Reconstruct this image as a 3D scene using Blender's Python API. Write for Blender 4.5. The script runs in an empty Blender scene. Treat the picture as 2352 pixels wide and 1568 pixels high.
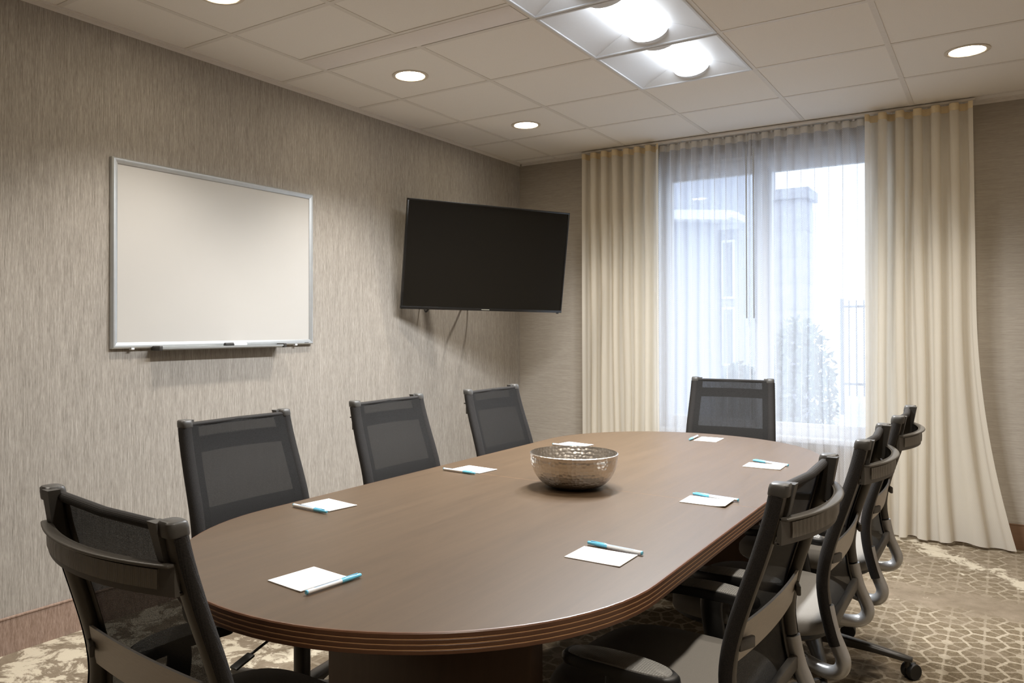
import bpy, bmesh, math, random
from mathutils import Vector, Matrix
PI = math.pi
random.seed(7)
SC = bpy.context.scene
COL = SC.collection
H = 2.5955           # ceiling height
T = 0.6096           # ceiling module
GX, GY = 0.346, -3.163

# ------------------------------------------------------------------ camera
cam_d = bpy.data.cameras.new('camera')
cam = bpy.data.objects.new('camera', cam_d)
COL.objects.link(cam)
SC.camera = cam
F_PX, YAW, PIT, ROL = 1801.94, 0.5978, 0.0092, -0.0013
CAM = Vector((3.2132, -5.4903, 1.2697))
fw = Vector((-math.sin(YAW)*math.cos(PIT), math.cos(YAW)*math.cos(PIT), math.sin(PIT)))
r0 = Vector((math.cos(YAW), math.sin(YAW), 0))
u0 = r0.cross(fw)
rt = r0*math.cos(ROL) + u0*math.sin(ROL)
up = -r0*math.sin(ROL) + u0*math.cos(ROL)
cam.matrix_world = Matrix(((rt.x, up.x, -fw.x, CAM.x), (rt.y, up.y, -fw.y, CAM.y), (rt.z, up.z, -fw.z, CAM.z), (0, 0, 0, 1)))
cam_d.sensor_width = 36.0
cam_d.lens = F_PX/2352*36
cam_d.shift_x = (1176-1071.13)/2352
cam_d.shift_y = -(784-735.7)/2352
cam_d.clip_start = 0.02

# ------------------------------------------------------------------ world, light, exposure
SC.view_settings.view_transform = 'Standard'
SC.view_settings.look = 'None'
SC.view_settings.exposure = 2.08
SC.view_settings.gamma = 1.0
SC.view_settings.use_curve_mapping = False
w = bpy.data.worlds.new('overcast_sky')
SC.world = w
w.use_nodes = True
bg = w.node_tree.nodes['Background']
bg.inputs[0].default_value = (0.80, 0.87, 1.0, 1)
bg.inputs[1].default_value = 0.85
TROFFER_E = 1.5       # glow of the troffer lenses
TROFFER_W = 9.0       # watts of each troffer's downward lamp
CAN_W = 16.0         # watts of each can spot
SC.cycles.max_bounces = 10
SC.cycles.diffuse_bounces = 5
SC.cycles.transparent_max_bounces = 24
SC.cycles.caustics_reflective = False
SC.cycles.caustics_refractive = False
SC.cycles.sample_clamp_indirect = 6.0

# ------------------------------------------------------------------ materials
def srgb(r, g, b):
    f = lambda c: (c/255/12.92) if c/255 <= 0.04045 else ((c/255+0.055)/1.055)**2.4
    return (f(r), f(g), f(b), 1)

class NT:
    def __init__(s, m):
        s.t = m.node_tree
        s.b = s.t.nodes['Principled BSDF']
    def n(s, typ, **kw):
        nd = s.t.nodes.new(typ)
        for k, v in kw.items():
            setattr(nd, k, v)
        return nd
    def put(s, inp, v):
        if isinstance(v, bpy.types.NodeSocket):
            s.t.links.new(v, inp)
        else:
            inp.default_value = v
    def m(s, op, a, b=0.0, c=0.0, clamp=False):
        nd = s.n('ShaderNodeMath', operation=op, use_clamp=clamp)
        for i, v in enumerate((a, b, c)):
            s.put(nd.inputs[i], v)
        return nd.outputs[0]
    def v(s, op, a, b=(0, 0, 0)):
        nd = s.n('ShaderNodeVectorMath', operation=op)
        s.put(nd.inputs[0], a); s.put(nd.inputs[1], b)
        return nd.outputs[1] if op in ('DOT_PRODUCT', 'LENGTH') else nd.outputs[0]
    def pos(s, scale=(1, 1, 1), kind='Object'):
        tc = s.n('ShaderNodeTexCoord')
        mp = s.n('ShaderNodeMapping')
        s.t.links.new(tc.outputs[kind], mp.inputs[0])
        mp.inputs['Scale'].default_value = scale
        return mp.outputs[0]
    def noise(s, vec, scale, detail=3, rough=0.55, dist=0.0):
        nd = s.n('ShaderNodeTexNoise')
        s.put(nd.inputs['Vector'], vec)
        nd.inputs['Scale'].default_value = scale
        nd.inputs['Detail'].default_value = detail
        nd.inputs['Roughness'].default_value = rough
        nd.inputs['Distortion'].default_value = dist
        return nd.outputs[0]
    def ramp(s, f, stops):
        nd = s.n('ShaderNodeValToRGB')
        s.put(nd.inputs[0], f)
        e = nd.color_ramp.elements
        while len(e) < len(stops):
            e.new(0.5)
        for i, (p, c) in enumerate(stops):
            e[i].position = p
            e[i].color = c if len(c) == 4 else (*c, 1)
        return nd.outputs[0]
    def mix(s, f, a, b):
        nd = s.n('ShaderNodeMix', data_type='RGBA')
        s.put(nd.inputs[0], f); s.put(nd.inputs[6], a); s.put(nd.inputs[7], b)
        return nd.outputs[2]
    def bump(s, h, strength=0.3, dist=0.002):
        nd = s.n('ShaderNodeBump')
        nd.inputs['Strength'].default_value = strength
        nd.inputs['Distance'].default_value = dist
        s.put(nd.inputs['Height'], h)
        s.t.links.new(nd.outputs[0], s.b.inputs['Normal'])

def mat(name, col=(0.5, 0.5, 0.5, 1), rough=0.5, metal=0.0, spec=0.5, coat=0.0, emis=None):
    m = bpy.data.materials.new(name)
    m.use_nodes = True
    N = NT(m)
    N.b.inputs['Base Color'].default_value = col
    N.b.inputs['Roughness'].default_value = rough
    N.b.inputs['Metallic'].default_value = metal
    N.b.inputs['Specular IOR Level'].default_value = spec
    N.b.inputs['Coat Weight'].default_value = coat
    if emis:
        N.b.inputs['Emission Color'].default_value = emis[0]
        N.b.inputs['Emission Strength'].default_value = emis[1]
    return m, N

def fine(name, col, rough, scale=300, amt=0.06, bump=0.0, metal=0.0, spec=0.5, stretch=(1, 1, 1), coat=0.0):
    """plain material with a faint grain of its own"""
    m, N = mat(name, col, rough, metal, spec, coat)
    f = N.noise(N.pos(stretch), scale, 2)
    k = lambda q: (min(1, col[0]*q), min(1, col[1]*q), min(1, col[2]*q), 1)
    N.put(N.b.inputs['Base Color'], N.ramp(f, [(0.3, k(1-amt)), (0.7, k(1+amt))]))
    if bump:
        N.bump(f, bump, 0.001)
    return m

# wall coverings
def wallcover(name, stretch, cols, fscale=1.0):
    m, N = mat(name, rough=0.85, spec=0.2)
    p = N.pos(stretch)
    a = N.noise(p, 30*fscale, 4, 0.7, 0.4)
    b = N.noise(p, 110*fscale, 3, 0.6)
    c = N.noise(N.pos(tuple(x*0.25 for x in stretch)), 20*fscale, 2)
    f = N.m('ADD', N.m('MULTIPLY', a, 0.50), N.m('ADD', N.m('MULTIPLY', b, 0.40), N.m('MULTIPLY', c, 0.10)))
    N.put(N.b.inputs['Base Color'], N.ramp(f, [(0.38, cols[0]), (0.50, cols[1]), (0.62, cols[2])]))
    N.bump(f, 0.35, 0.002)
    return m
M_WALL_L = wallcover('striated_wallcovering', (1, 7.0, 0.30), [srgb(132, 126, 118), srgb(160, 154, 146), srgb(186, 180, 172)])
M_WALL_F = wallcover('linear_wallcovering', (0.12, 1, 3.0), [srgb(152, 144, 133), srgb(164, 156, 145), srgb(176, 168, 157)], 1.8)
M_WALL_O = wallcover('plain_wallcovering', (0.5, 3, 0.2), [srgb(140, 128, 114), srgb(160, 148, 134), srgb(178, 166, 152)])
M_TILE = fine('ceiling_tile_board', srgb(236, 232, 226), 0.95, 260, 0.025, 0.15, spec=0.1)
M_TBAR = fine('painted_grid_bar', srgb(222, 217, 210), 0.6, 50, 0.02)
M_BASE = wallcover('baseboard_carpet', (3, 3, 0.5), [srgb(128, 106, 92), srgb(148, 126, 112), srgb(166, 144, 130)])
M_SMOOTH = fine('smooth_panel_paint', srgb(232, 226, 222), 0.75, 40, 0.01)
M_BASEW = fine('baseboard_wood', srgb(112, 84, 62), 0.5, 60, 0.12, stretch=(0.2, 1, 6))
M_WHITE = fine('white_paint', srgb(225, 226, 228), 0.45, 80, 0.02)
M_TROF = fine('white_reflector', srgb(222, 226, 232), 0.5, 80, 0.01)

def carpet():
    m, N = mat('patterned_carpet', rough=0.97, spec=0.1)
    p = N.pos()
    wob = N.v('SCALE', N.v('SUBTRACT', N.n('ShaderNodeTexNoise').outputs[1], (0.5, 0.5, 0.5)))
    # wobble the pattern a little, as tufts do
    nn = N.n('ShaderNodeTexNoise'); N.put(nn.inputs['Vector'], p); nn.inputs['Scale'].default_value = 60
    sh = N.v('MULTIPLY', N.v('SUBTRACT', nn.outputs[1], (0.5, 0.5, 0.5)), (0.014, 0.014, 0))
    q = N.v('ADD', p, sh)
    q = N.v('MULTIPLY', N.v('SUBTRACT', q, (1.787, -2.439, 0)), (0.8660/0.124, 1/0.165, 0))
    r = (1.7320508, 1.0, 1.0); h = (0.8660254, 0.5, 0)
    q0 = N.v('ADD', q, (1732.0508+0.8660254, 1000.5, 0))
    a = N.v('SUBTRACT', N.v('MODULO', q0, r), h)
    b = N.v('SUBTRACT', N.v('MODULO', N.v('ADD', q0, h), r), h)
    la = N.v('LENGTH', N.v('MULTIPLY', a, (1, 1, 0))); lb = N.v('LENGTH', N.v('MULTIPLY', b, (1, 1, 0)))
    sel = N.m('LESS_THAN', la, lb)
    mx = N.n('ShaderNodeMix', data_type='VECTOR')
    N.put(mx.inputs[0], sel); N.put(mx.inputs[4], b); N.put(mx.inputs[5], a)
    g = mx.outputs[1]
    ag = N.v('ABSOLUTE', g)
    hd = N.m('MAXIMUM', N.v('DOT_PRODUCT', ag, (0, 1, 0)), N.v('DOT_PRODUCT', ag, (0.8660254, 0.5, 0)))
    edge = N.m('GREATER_THAN', hd, 0.460)
    l1 = N.m('ABSOLUTE', N.v('DOT_PRODUCT', g, (1, 0, 0)))
    l2 = N.m('ABSOLUTE', N.v('DOT_PRODUCT', g, (0.5, 0.8660254, 0)))
    l3 = N.m('ABSOLUTE', N.v('DOT_PRODUCT', g, (0.5, -0.8660254, 0)))
    lines = N.m('LESS_THAN', N.m('MINIMUM', l1, N.m('MINIMUM', l2, l3)), 0.030)
    star = N.m('LESS_THAN', N.m('MINIMUM', la, lb), 0.15)
    # worn areas
    big = N.noise(p, 0.9, 3, 0.55, 0.6)
    med = N.noise(p, 9, 5, 0.7)
    tuft = N.noise(p, 420, 2)
    grit = N.noise(p, 70, 3, 0.7)
    sep = N.n('ShaderNodeSeparateXYZ'); N.put(sep.inputs[0], p)
    X, Y = sep.outputs[0], sep.outputs[1]
    wear = N.m('ADD', N.m('MULTIPLY', big, 0.55), N.m('MULTIPLY', med, 0.45))
    # a plain taupe drift lies across the floor near the window, another along the left wall
    d1 = N.m('ABSOLUTE', N.m('SUBTRACT', N.m('ADD', Y, N.m('MULTIPLY', big, 0.5)), -0.93))
    drift = N.m('MULTIPLY', N.m('SUBTRACT', 1.0, N.m('MULTIPLY', d1, 4.0), clamp=True), N.m('GREATER_THAN', X, 0.9))
    lft = N.m('MULTIPLY', N.m('SUBTRACT', 1.75, X), 1.2, clamp=True)
    wear2 = N.m('ADD', wear, N.m('ADD', N.m('MULTIPLY', drift, 0.20), N.m('MULTIPLY', lft, 0.22)))
    vis = N.m('SUBTRACT', 1.0, N.m('MULTIPLY', N.m('SUBTRACT', wear2, 0.50), 6.0, clamp=True))
    pat = N.m('MULTIPLY', N.m('MAXIMUM', N.m('MULTIPLY', edge, 0.95), N.m('MAXIMUM', N.m('MULTIPLY', lines, 0.55), N.m('MULTIPLY', star, 0.75))), vis)
    pat = N.m('MULTIPLY', pat, N.m('ADD', 0.55, N.m('MULTIPLY', grit, 0.8)), clamp=True)
    cell = N.ramp(N.m('ADD', N.m('MULTIPLY', grit, 0.6), N.m('MULTIPLY', tuft, 0.4)), [(0.35, srgb(90, 78, 61)), (0.62, srgb(126, 113, 93))])
    plain = N.ramp(N.m('ADD', N.m('MULTIPLY', med, 0.6), N.m('MULTIPLY', tuft, 0.4)), [(0.35, srgb(108, 96, 80)), (0.65, srgb(140, 127, 110))])
    base = N.mix(vis, plain, cell)
    # cream blotches: drift near the window and the whole left side
    c1 = N.noise(N.v('ADD', p, (4.1, 2.2, 0)), 7.5, 6, 0.72, 0.5)
    d2 = N.m('ABSOLUTE', N.m('SUBTRACT', N.m('ADD', Y, N.m('ADD', N.m('MULTIPLY', X, 1.05), N.m('MULTIPLY', big, 0.3))), 2.93))
    streak = N.m('SUBTRACT', 1.0, N.m('MULTIPLY', d2, 4.5), clamp=True)
    cr = N.m('ADD', c1, N.m('ADD', N.m('MULTIPLY', lft, 0.145), N.m('MULTIPLY', streak, 0.22)))
    cream = N.m('MULTIPLY', N.m('SUBTRACT', cr, 0.63), 16.0, clamp=True)
    col = N.mix(pat, base, srgb(168, 157, 138))
    col = N.mix(N.m('MULTIPLY', cream, 0.85), col, srgb(196, 186, 166))
    N.put(N.b.inputs['Base Color'], col)
    N.bump(N.m('ADD', tuft, N.m('MULTIPLY', pat, 0.8)), 0.6, 0.003)
    return m
M_CARPET = carpet()

def wood(name, c1, c2, rough=0.38, stretch=(9, 0.5, 9), spec=0.5, coat=0.0):
    m, N = mat(name, rough=rough, spec=spec, coat=coat)
    p = N.pos(stretch)
    f = N.m('ADD', N.m('MULTIPLY', N.noise(p, 4, 5, 0.6, 0.6), 0.7), N.m('MULTIPLY', N.noise(p, 60, 3), 0.3))
    N.put(N.b.inputs['Base Color'], N.ramp(f, [(0.3, c1), (0.7, c2)]))
    N.bump(N.noise(N.pos(), 500, 2), 0.06, 0.0005)
    return m
M_TABLE = wood('dark_laminate', srgb(74, 58, 41), srgb(88, 70, 51), 0.40, spec=0.5)
M_EDGE = wood('dark_edge_band', srgb(92, 60, 40), srgb(106, 72, 50), 0.33)
M_LIT_LINE = wood('copper_lit_line', srgb(196, 150, 108), srgb(212, 166, 124), 0.4)  # pale copper colour carries the lit look of groove and seam lines
M_PEDE = wood('pedestal_laminate', srgb(78, 58, 42), srgb(90, 68, 50), 0.5, (9, 9, 0.5))

M_BLACK = fine('black_plastic', srgb(26, 25, 24), 0.42, 400, 0.12, 0.1)
M_FRAME = fine('charcoal_frame_plastic', srgb(76, 72, 66), 0.42, 500, 0.05, 0.08)
M_CAP = fine('grey_cap_plastic', srgb(76, 74, 71), 0.42, 500, 0.05, 0.08)
M_BASEBLK = fine('dark_base_nylon', srgb(44, 40, 34), 0.38, 400, 0.08, 0.1)
M_SILVER = fine('satin_silver_tube', srgb(178, 178, 178), 0.30, 300, 0.03, metal=0.55)
M_BAND = fine('brushed_grey_band', srgb(186, 180, 173), 0.42, 40, 0.06, 0.1, metal=0.0, stretch=(1, 1, 14))
M_SEAT = fine('grey_seat_fabric', srgb(128, 124, 118), 0.85, 700, 0.08, 0.25, spec=0.3)
M_TYRE = fine('caster_black', srgb(18, 18, 18), 0.5, 200, 0.1)

def dotted(name, col, rough, pitch, strength=0.6):
    m, N = mat(name, col, rough)
    p = N.pos((1/pitch, 1/pitch, 1/pitch))
    fr = N.v('SUBTRACT', N.v('FRACTION', p), (0.5, 0.5, 0.5))
    d = N.m('SUBTRACT', 1.0, N.m('MULTIPLY', N.v('LENGTH', N.v('MULTIPLY', fr, (1, 1, 0))), 2.2), clamp=True)
    N.bump(d, strength, pitch*0.3)
    return m
M_PAD = dotted('dimpled_arm_pad', srgb(140, 139, 136), 0.32, 0.005)
M_INSET = dotted('ribbed_inset', srgb(118, 114, 106), 0.38, 0.004, 1.0)

def meshcloth(name, col, opacity, pitch=0.0022):
    m, N = mat(name, col, 0.7, spec=0.3)
    p = N.pos((1/pitch,)*3)
    fr = N.v('ABSOLUTE', N.v('SUBTRACT', N.v('FRACTION', p), (0.5, 0.5, 0.5)))
    sp = N.n('ShaderNodeSeparateXYZ'); N.put(sp.inputs[0], fr)
    hgt = N.m('ADD', sp.outputs[0], sp.outputs[2])
    spk = N.noise(N.pos(), 600, 1)
    N.put(N.b.inputs['Base Color'], N.ramp(spk, [(0.35, tuple(c*0.7 for c in col[:3])), (0.65, tuple(c*1.5 for c in col[:3]))]))
    N.bump(hgt, 0.5, 0.001)
    if opacity < 1:
        tr = N.n('ShaderNodeBsdfTransparent')
        mx = N.n('ShaderNodeMixShader')
        # open weave: the holes let light straight through
        a = N.m('ADD', opacity-0.1, N.m('MULTIPLY', spk, 0.2), clamp=True)
        N.put(mx.inputs[0], a)
        N.t.links.new(tr.outputs[0], mx.inputs[1]); N.t.links.new(N.b.outputs[0], mx.inputs[2])
        N.t.links.new(mx.outputs[0], N.t.nodes['Material Output'].inputs[0])
    return m
M_MESH = meshcloth('black_back_mesh', srgb(24, 22, 20), 0.94)
M_SLEEVE = meshcloth('black_mesh_sleeve', srgb(34, 31, 29), 1.0)

def cloth(name, col, transp, transl, pitch):
    m, N = mat(name, col, 0.85, spec=0.15)
    tc = N.n('ShaderNodeTexCoord')
    mp = N.n('ShaderNodeMapping'); N.t.links.new(tc.outputs['UV'], mp.inputs[0])
    mp.inputs['Scale'].default_value = (1/pitch, 1/(pitch*1.7), 1)
    fr = N.v('SUBTRACT', N.v('FRACTION', mp.outputs[0]), (0.5, 0.5, 0))
    fa = N.v('ABSOLUTE', fr)
    dd = N.m('ABSOLUTE', N.m('SUBTRACT', N.v('DOT_PRODUCT', fa, (1, 1, 0)), 0.5))
    line = N.m('SUBTRACT', 1.0, N.m('MULTIPLY', dd, 5.0), clamp=True)   # lozenge threads
    tl = N.n('ShaderNodeBsdfTranslucent'); tl.inputs[0].default_value = col
    tr = N.n('ShaderNodeBsdfTransparent')
    m1 = N.n('ShaderNodeMixShader'); m1.inputs[0].default_value = transl
    N.t.links.new(N.b.outputs[0], m1.inputs[1]); N.t.links.new(tl.outputs[0], m1.inputs[2])
    m2 = N.n('ShaderNodeMixShader')
    N.put(m2.inputs[0], N.m('SUBTRACT', transp*1.25, N.m('MULTIPLY', line, transp*0.9), clamp=True))
    N.t.links.new(m1.outputs[0], m2.inputs[1]); N.t.links.new(tr.outputs[0], m2.inputs[2])
    N.t.links.new(m2.outputs[0], N.t.nodes['Material Output'].inputs[0])
    N.bump(line, 0.4, 0.001)
    return m
M_DRAPE = cloth('cream_lozenge_weave', srgb(246, 240, 227), 0.06, 0.48, 0.009)
M_SHEER = cloth('white_sheer_weave', srgb(246, 247, 251), 0.40, 0.60, 0.009)
M_HEM = fine('cream_heading_tape', srgb(226, 208, 172), 0.8, 200, 0.05)
M_SHEM = fine('white_heading_tape', srgb(222, 220, 216), 0.8, 200, 0.05)

M_ALU = fine('anodised_aluminium', srgb(196, 200, 202), 0.35, 30, 0.03, metal=0.7, stretch=(1, 1, 1))
M_BOARD = fine('glossy_white_board', srgb(192, 190, 186), 0.28, 3, 0.01)
M_DKGREY = fine('dark_grey_plastic', srgb(60, 58, 56), 0.4, 100, 0.05)
M_SCREEN = fine('glossy_screen', srgb(9, 8, 5), 0.22, 5, 0.05, spec=0.5)
M_BEZEL = fine('gloss_black_bezel', srgb(20, 20, 20), 0.2, 50, 0.05, spec=0.6)
M_LOGO = fine('pale_badge', srgb(170, 166, 150), 0.4, 50, 0.02)
M_PAPER = fine('white_card', srgb(250, 250, 248), 0.7, 300, 0.01)
M_PENW = fine('white_pen_plastic', srgb(240, 242, 245), 0.25, 100, 0.01)
M_PENB = fine('sky_blue_pen_plastic', srgb(118, 204, 240), 0.22, 100, 0.02)
M_PENT = fine('blue_grey_print', srgb(140, 165, 190), 0.4, 900, 0.3)

def hammered():
    m, N = mat('hammered_steel', srgb(214, 208, 200), 0.30, 1.0)
    tc = N.n('ShaderNodeTexCoord'); mp = N.n('ShaderNodeMapping')
    N.t.links.new(tc.outputs['UV'], mp.inputs[0]); mp.inputs['Scale'].default_value = (64, 17, 1)
    vo = N.n('ShaderNodeTexVoronoi'); N.t.links.new(mp.outputs[0], vo.inputs['Vector'])
    vo.inputs['Scale'].default_value = 1.0; vo.inputs['Randomness'].default_value = 0.55
    N.bump(vo.outputs[0], 0.6, 0.003)
    return m
M_BOWL = hammered()
M_LENS, _ = mat('troffer_lens_lit', srgb(240, 244, 250), 0.5, emis=((0.93, 0.965, 1.0, 1), TROFFER_E))
M_CANLIT, _ = mat('can_lens_lit', srgb(250, 240, 220), 0.5, emis=((1.0, 0.86, 0.64, 1), 12.0))
M_CANRING = fine('can_trim_white', srgb(214, 204, 190), 0.45, 80, 0.02)
def glass():
    m, N = mat('window_glass', (1, 1, 1, 1), 0.0)
    tr = N.n('ShaderNodeBsdfTransparent'); tr.inputs[0].default_value = (0.94, 0.97, 0.98, 1)
    gl = N.n('ShaderNodeBsdfGlossy'); gl.inputs['Roughness'].default_value = 0.0
    mx = N.n('ShaderNodeMixShader'); mx.inputs[0].default_value = 0.06
    N.t.links.new(tr.outputs[0], mx.inputs[1]); N.t.links.new(gl.outputs[0], mx.inputs[2])
    N.t.links.new(mx.outputs[0], N.t.nodes['Material Output'].inputs[0])
    return m
M_GLASS = glass()

# ------------------------------------------------------------------ mesh helpers
class MB:
    def __init__(s):
        s.v, s.f, s.uv = [], [], None
    def add(s, vs, fs):
        o = len(s.v)
        s.v += [tuple(x) for x in vs]
        s.f += [tuple(i+o for i in f) for f in fs]
        return s
    def box(s, x0, x1, y0, y1, z0, z1, M=None):
        vs = [Vector((x, y, z)) for z in (z0, z1) for x, y in ((x0, y0), (x1, y0), (x1, y1), (x0, y1))]
        if M is not None:
            vs = [M @ q for q in vs]
        return s.add(vs, [(3, 2, 1, 0), (4, 5, 6, 7), (0, 1, 5, 4), (1, 2, 6, 5), (2, 3, 7, 6), (3, 0, 4, 7)])
    def loops(s, L, cap0=True, cap1=True, closed=True):
        n = len(L[0]); o = len(s.v)
        for l in L:
            s.v += [tuple(q) for q in l]
        for i in range(len(L)-1):
            for j in range(n if closed else n-1):
                k = (j+1) % n
                s.f.append((o+i*n+j, o+i*n+k, o+(i+1)*n+k, o+(i+1)*n+j))
        if cap0: s.f.append(tuple(o+j for j in reversed(range(n))))
        if cap1: s.f.append(tuple(o+(len(L)-1)*n+j for j in range(n)))
        return s
    def tube(s, pts, ra, rb=None, n=12, side=None, a0=0.0, a1=None, off=0.0):
        """sweep an ellipse along pts; side = fixed axis that carries ra; rb on the other"""
        rb = ra if rb is None else rb
        P = [Vector(p) for p in pts]
        L = []
        for i, p in enumerate(P):
            t = (P[min(i+1, len(P)-1)] - P[max(i-1, 0)]).normalized()
            if side is not None:
                a = Vector(side); a = (a - t*a.dot(t)).normalized()
            else:
                ref = Vector((0, 0, 1)) if abs(t.z) < 0.9 else Vector((1, 0, 0))
                a = t.cross(ref).normalized()
            b = t.cross(a)
            if a1 is None:
                L.append([p + a*ra*math.cos(2*PI*k/n) + b*rb*math.sin(2*PI*k/n) for k in range(n)])
            else:
                L.append([p + a*ra*math.cos(a0+(a1-a0)*k/n) + b*rb*math.sin(a0+(a1-a0)*k/n) for k in range(n+1)])
        if a1 is None:
            return s.loops(L)
        return s.loops(L, False, False, closed=False)
    def lathe(s, prof, n=48, c=(0, 0, 0), cap0=False, cap1=False, M=None):
        L = []
        for r, z in prof:
            ring = [Vector((r*math.cos(2*PI*k/n), r*math.sin(2*PI*k/n), z)) for k in range(n)]
            if M is not None:
                ring = [M @ q for q in ring]
            L.append([q + Vector(c) for q in ring])
        return s.loops(L, cap0, cap1)
    def make(s, name, m, parent=None, smooth=35, bevel=0.0, seg=2, loc=None):
        me = bpy.data.meshes.new(name)
        me.from_pydata(s.v, [], s.f)
        if s.uv is not None:
            l = me.uv_layers.new(name='UVMap')
            for lp in me.loops:
                l.data[lp.index].uv = s.uv[lp.vertex_index]
        bm = bmesh.new(); bm.from_mesh(me)
        bmesh.ops.recalc_face_normals(bm, faces=bm.faces)
        if bevel:
            es = [e for e in bm.edges if len(e.link_faces) == 2 and e.calc_face_angle(0) > 0.6]
            bmesh.ops.bevel(bm, geom=es, offset=bevel, segments=seg, profile=0.5, affect='EDGES', clamp_overlap=True)
        bm.to_mesh(me); bm.free()
        if smooth:
            me.shade_smooth()
            me.set_sharp_from_angle(angle=math.radians(smooth))
        me.materials.append(m)
        o = bpy.data.objects.new(name, me)
        COL.objects.link(o)
        if parent is not None:
            o.parent = parent
        if loc is not None:
            o.location = loc
        return o

def empty(name, loc=(0, 0, 0), rz=0.0):
    o = bpy.data.objects.new(name, None)
    o.empty_display_size = 0.1
    COL.objects.link(o)
    o.location = loc; o.rotation_euler = (0, 0, rz)
    return o
def tag(o, label=None, cat=None, group=None, kind=None):
    if label: o['label'] = label
    if cat: o['category'] = cat
    if group: o['group'] = group
    if kind: o['kind'] = kind
    return o
def copy_tree(o, parent=None):
    c = o.copy(); COL.objects.link(c)
    if parent is not None:
        c.parent = parent
    for ch in list(o.children):
        copy_tree(ch, c)
    return c
def box(name, m, x0, x1, y0, y1, z0, z1, parent=None, bevel=0.0, smooth=0):
    return MB().box(x0, x1, y0, y1, z0, z1).make(name, m, parent, smooth or (35 if bevel else 0), bevel)
def sellipse(a, b, p, n, cx=0, cy=0, z=0):
    out = []
    for k in range(n):
        t = 2*PI*k/n
        c, s_ = math.cos(t), math.sin(t)
        out.append(Vector((cx + a*math.copysign(abs(c)**(2/p), c), cy + b*math.copysign(abs(s_)**(2/p), s_), z)))
    return out
def smoothpath(pts, n=6):
    """Catmull-Rom through pts"""
    P = [Vector(p) for p in pts]; P = [P[0]*2-P[1]] + P + [P[-1]*2-P[-2]]
    out = []
    for i in range(1, len(P)-2):
        for k in range(n):
            t = k/n
            out.append(0.5*((2*P[i]) + (P[i+1]-P[i-1])*t + (2*P[i-1]-5*P[i]+4*P[i+1]-P[i+2])*t*t + (3*P[i]-P[i-1]-3*P[i+1]+P[i+2])*t**3))
    out.append(P[-2])
    return out

# ------------------------------------------------------------------ room shell
RX, RY = 4.35, -6.75          # right wall, wall behind the camera
FL = box('floor', M_CARPET, -0.1, RX+0.1, RY-0.1, 0.32, -0.06, 0.0); tag(FL, kind='structure')
wl = box('wall_left', M_WALL_L, -0.12, 0, RY-0.1, 0.32, 0.0, H+0.17); tag(wl, kind='structure')
wr = box('wall_right', M_WALL_O, RX, RX+0.12, RY-0.1, 0.32, 0.0, H+0.17); tag(wr, kind='structure')
wn = box('wall_near', M_WALL_O, 0, RX, RY-0.12, RY, 0.0, H+0.17); tag(wn, kind='structure')
WX0, WX1, WZ0, WZ1 = 1.155, 2.60, 0.545, 2.435   # window opening
mb = MB()
mb.box(0, WX0, 0, 0.32, 0, H+0.17); mb.box(WX1, RX, 0, 0.32, 0, H+0.17)
mb.box(WX0, WX1, 0, 0.32, 0, WZ0); mb.box(WX0, WX1, 0, 0.32, WZ1, H+0.17)
wf = mb.make('wall_far', M_WALL_F, smooth=0); tag(wf, kind='structure')

# baseboards with a thin cap
bl = box('baseboard_left', M_BASE, 0, 0.010, RY, 0, 0, 0.136); tag(bl, kind='structure')
box('cap_strip', M_BASE, 0, 0.013, RY, 0, 0.136, 0.1437, bl, 0.002)
bf = MB().box(0.013, RX, -0.010, 0, 0, 0.138).make('baseboard_far', M_BASEW, smooth=0); tag(bf, kind='structure')
box('cap_strip', M_BASEW, 0.013, RX, -0.013, 0, 0.138, 0.1437, bf, 0.002)

# window: frame, mullion, sashes, sill, panes
win = empty('window_1', (0, 0, 0)); tag(win, kind='structure')
mb = MB()
fy0, fy1 = 0.11, 0.19
mb.box(WX0, WX1, fy0, fy1, 2.36, WZ1); mb.box(WX0, WX1, fy0, fy1, WZ0, 0.60)
mb.box(WX0, WX0+0.045, fy0, fy1, 0.60, 2.36); mb.box(WX1-0.045, WX1, fy0, fy1, 0.60, 2.36)
mb.make('window_frame', M_WHITE, win, bevel=0.003)
box('mullion', M_WHITE, 1.83, 1.90, 0.10, 0.19, 0.60, 2.36, win, 0.003)
for a, b in ((WX0+0.045, 1.83), (1.90, WX1-0.045)):
    mb = MB()
    mb.box(a, b, 0.125, 0.17, 2.335, 2.36); mb.box(a, b, 0.125, 0.17, 0.60, 0.625)
    mb.box(a, a+0.022, 0.125, 0.17, 0.625, 2.335); mb.box(b-0.022, b, 0.125, 0.17, 0.625, 2.335)
    mb.make('sash', M_WHITE, win, bevel=0.002)
    box('pane', M_GLASS, a+0.022, b-0.022, 0.146, 0.150, 0.625, 2.335, win)
sl = box('window_sill', M_WHITE, WX0-0.02, WX1+0.02, -0.015, 0.11, WZ0-0.03, WZ0+0.002, win, 0.004)

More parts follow.
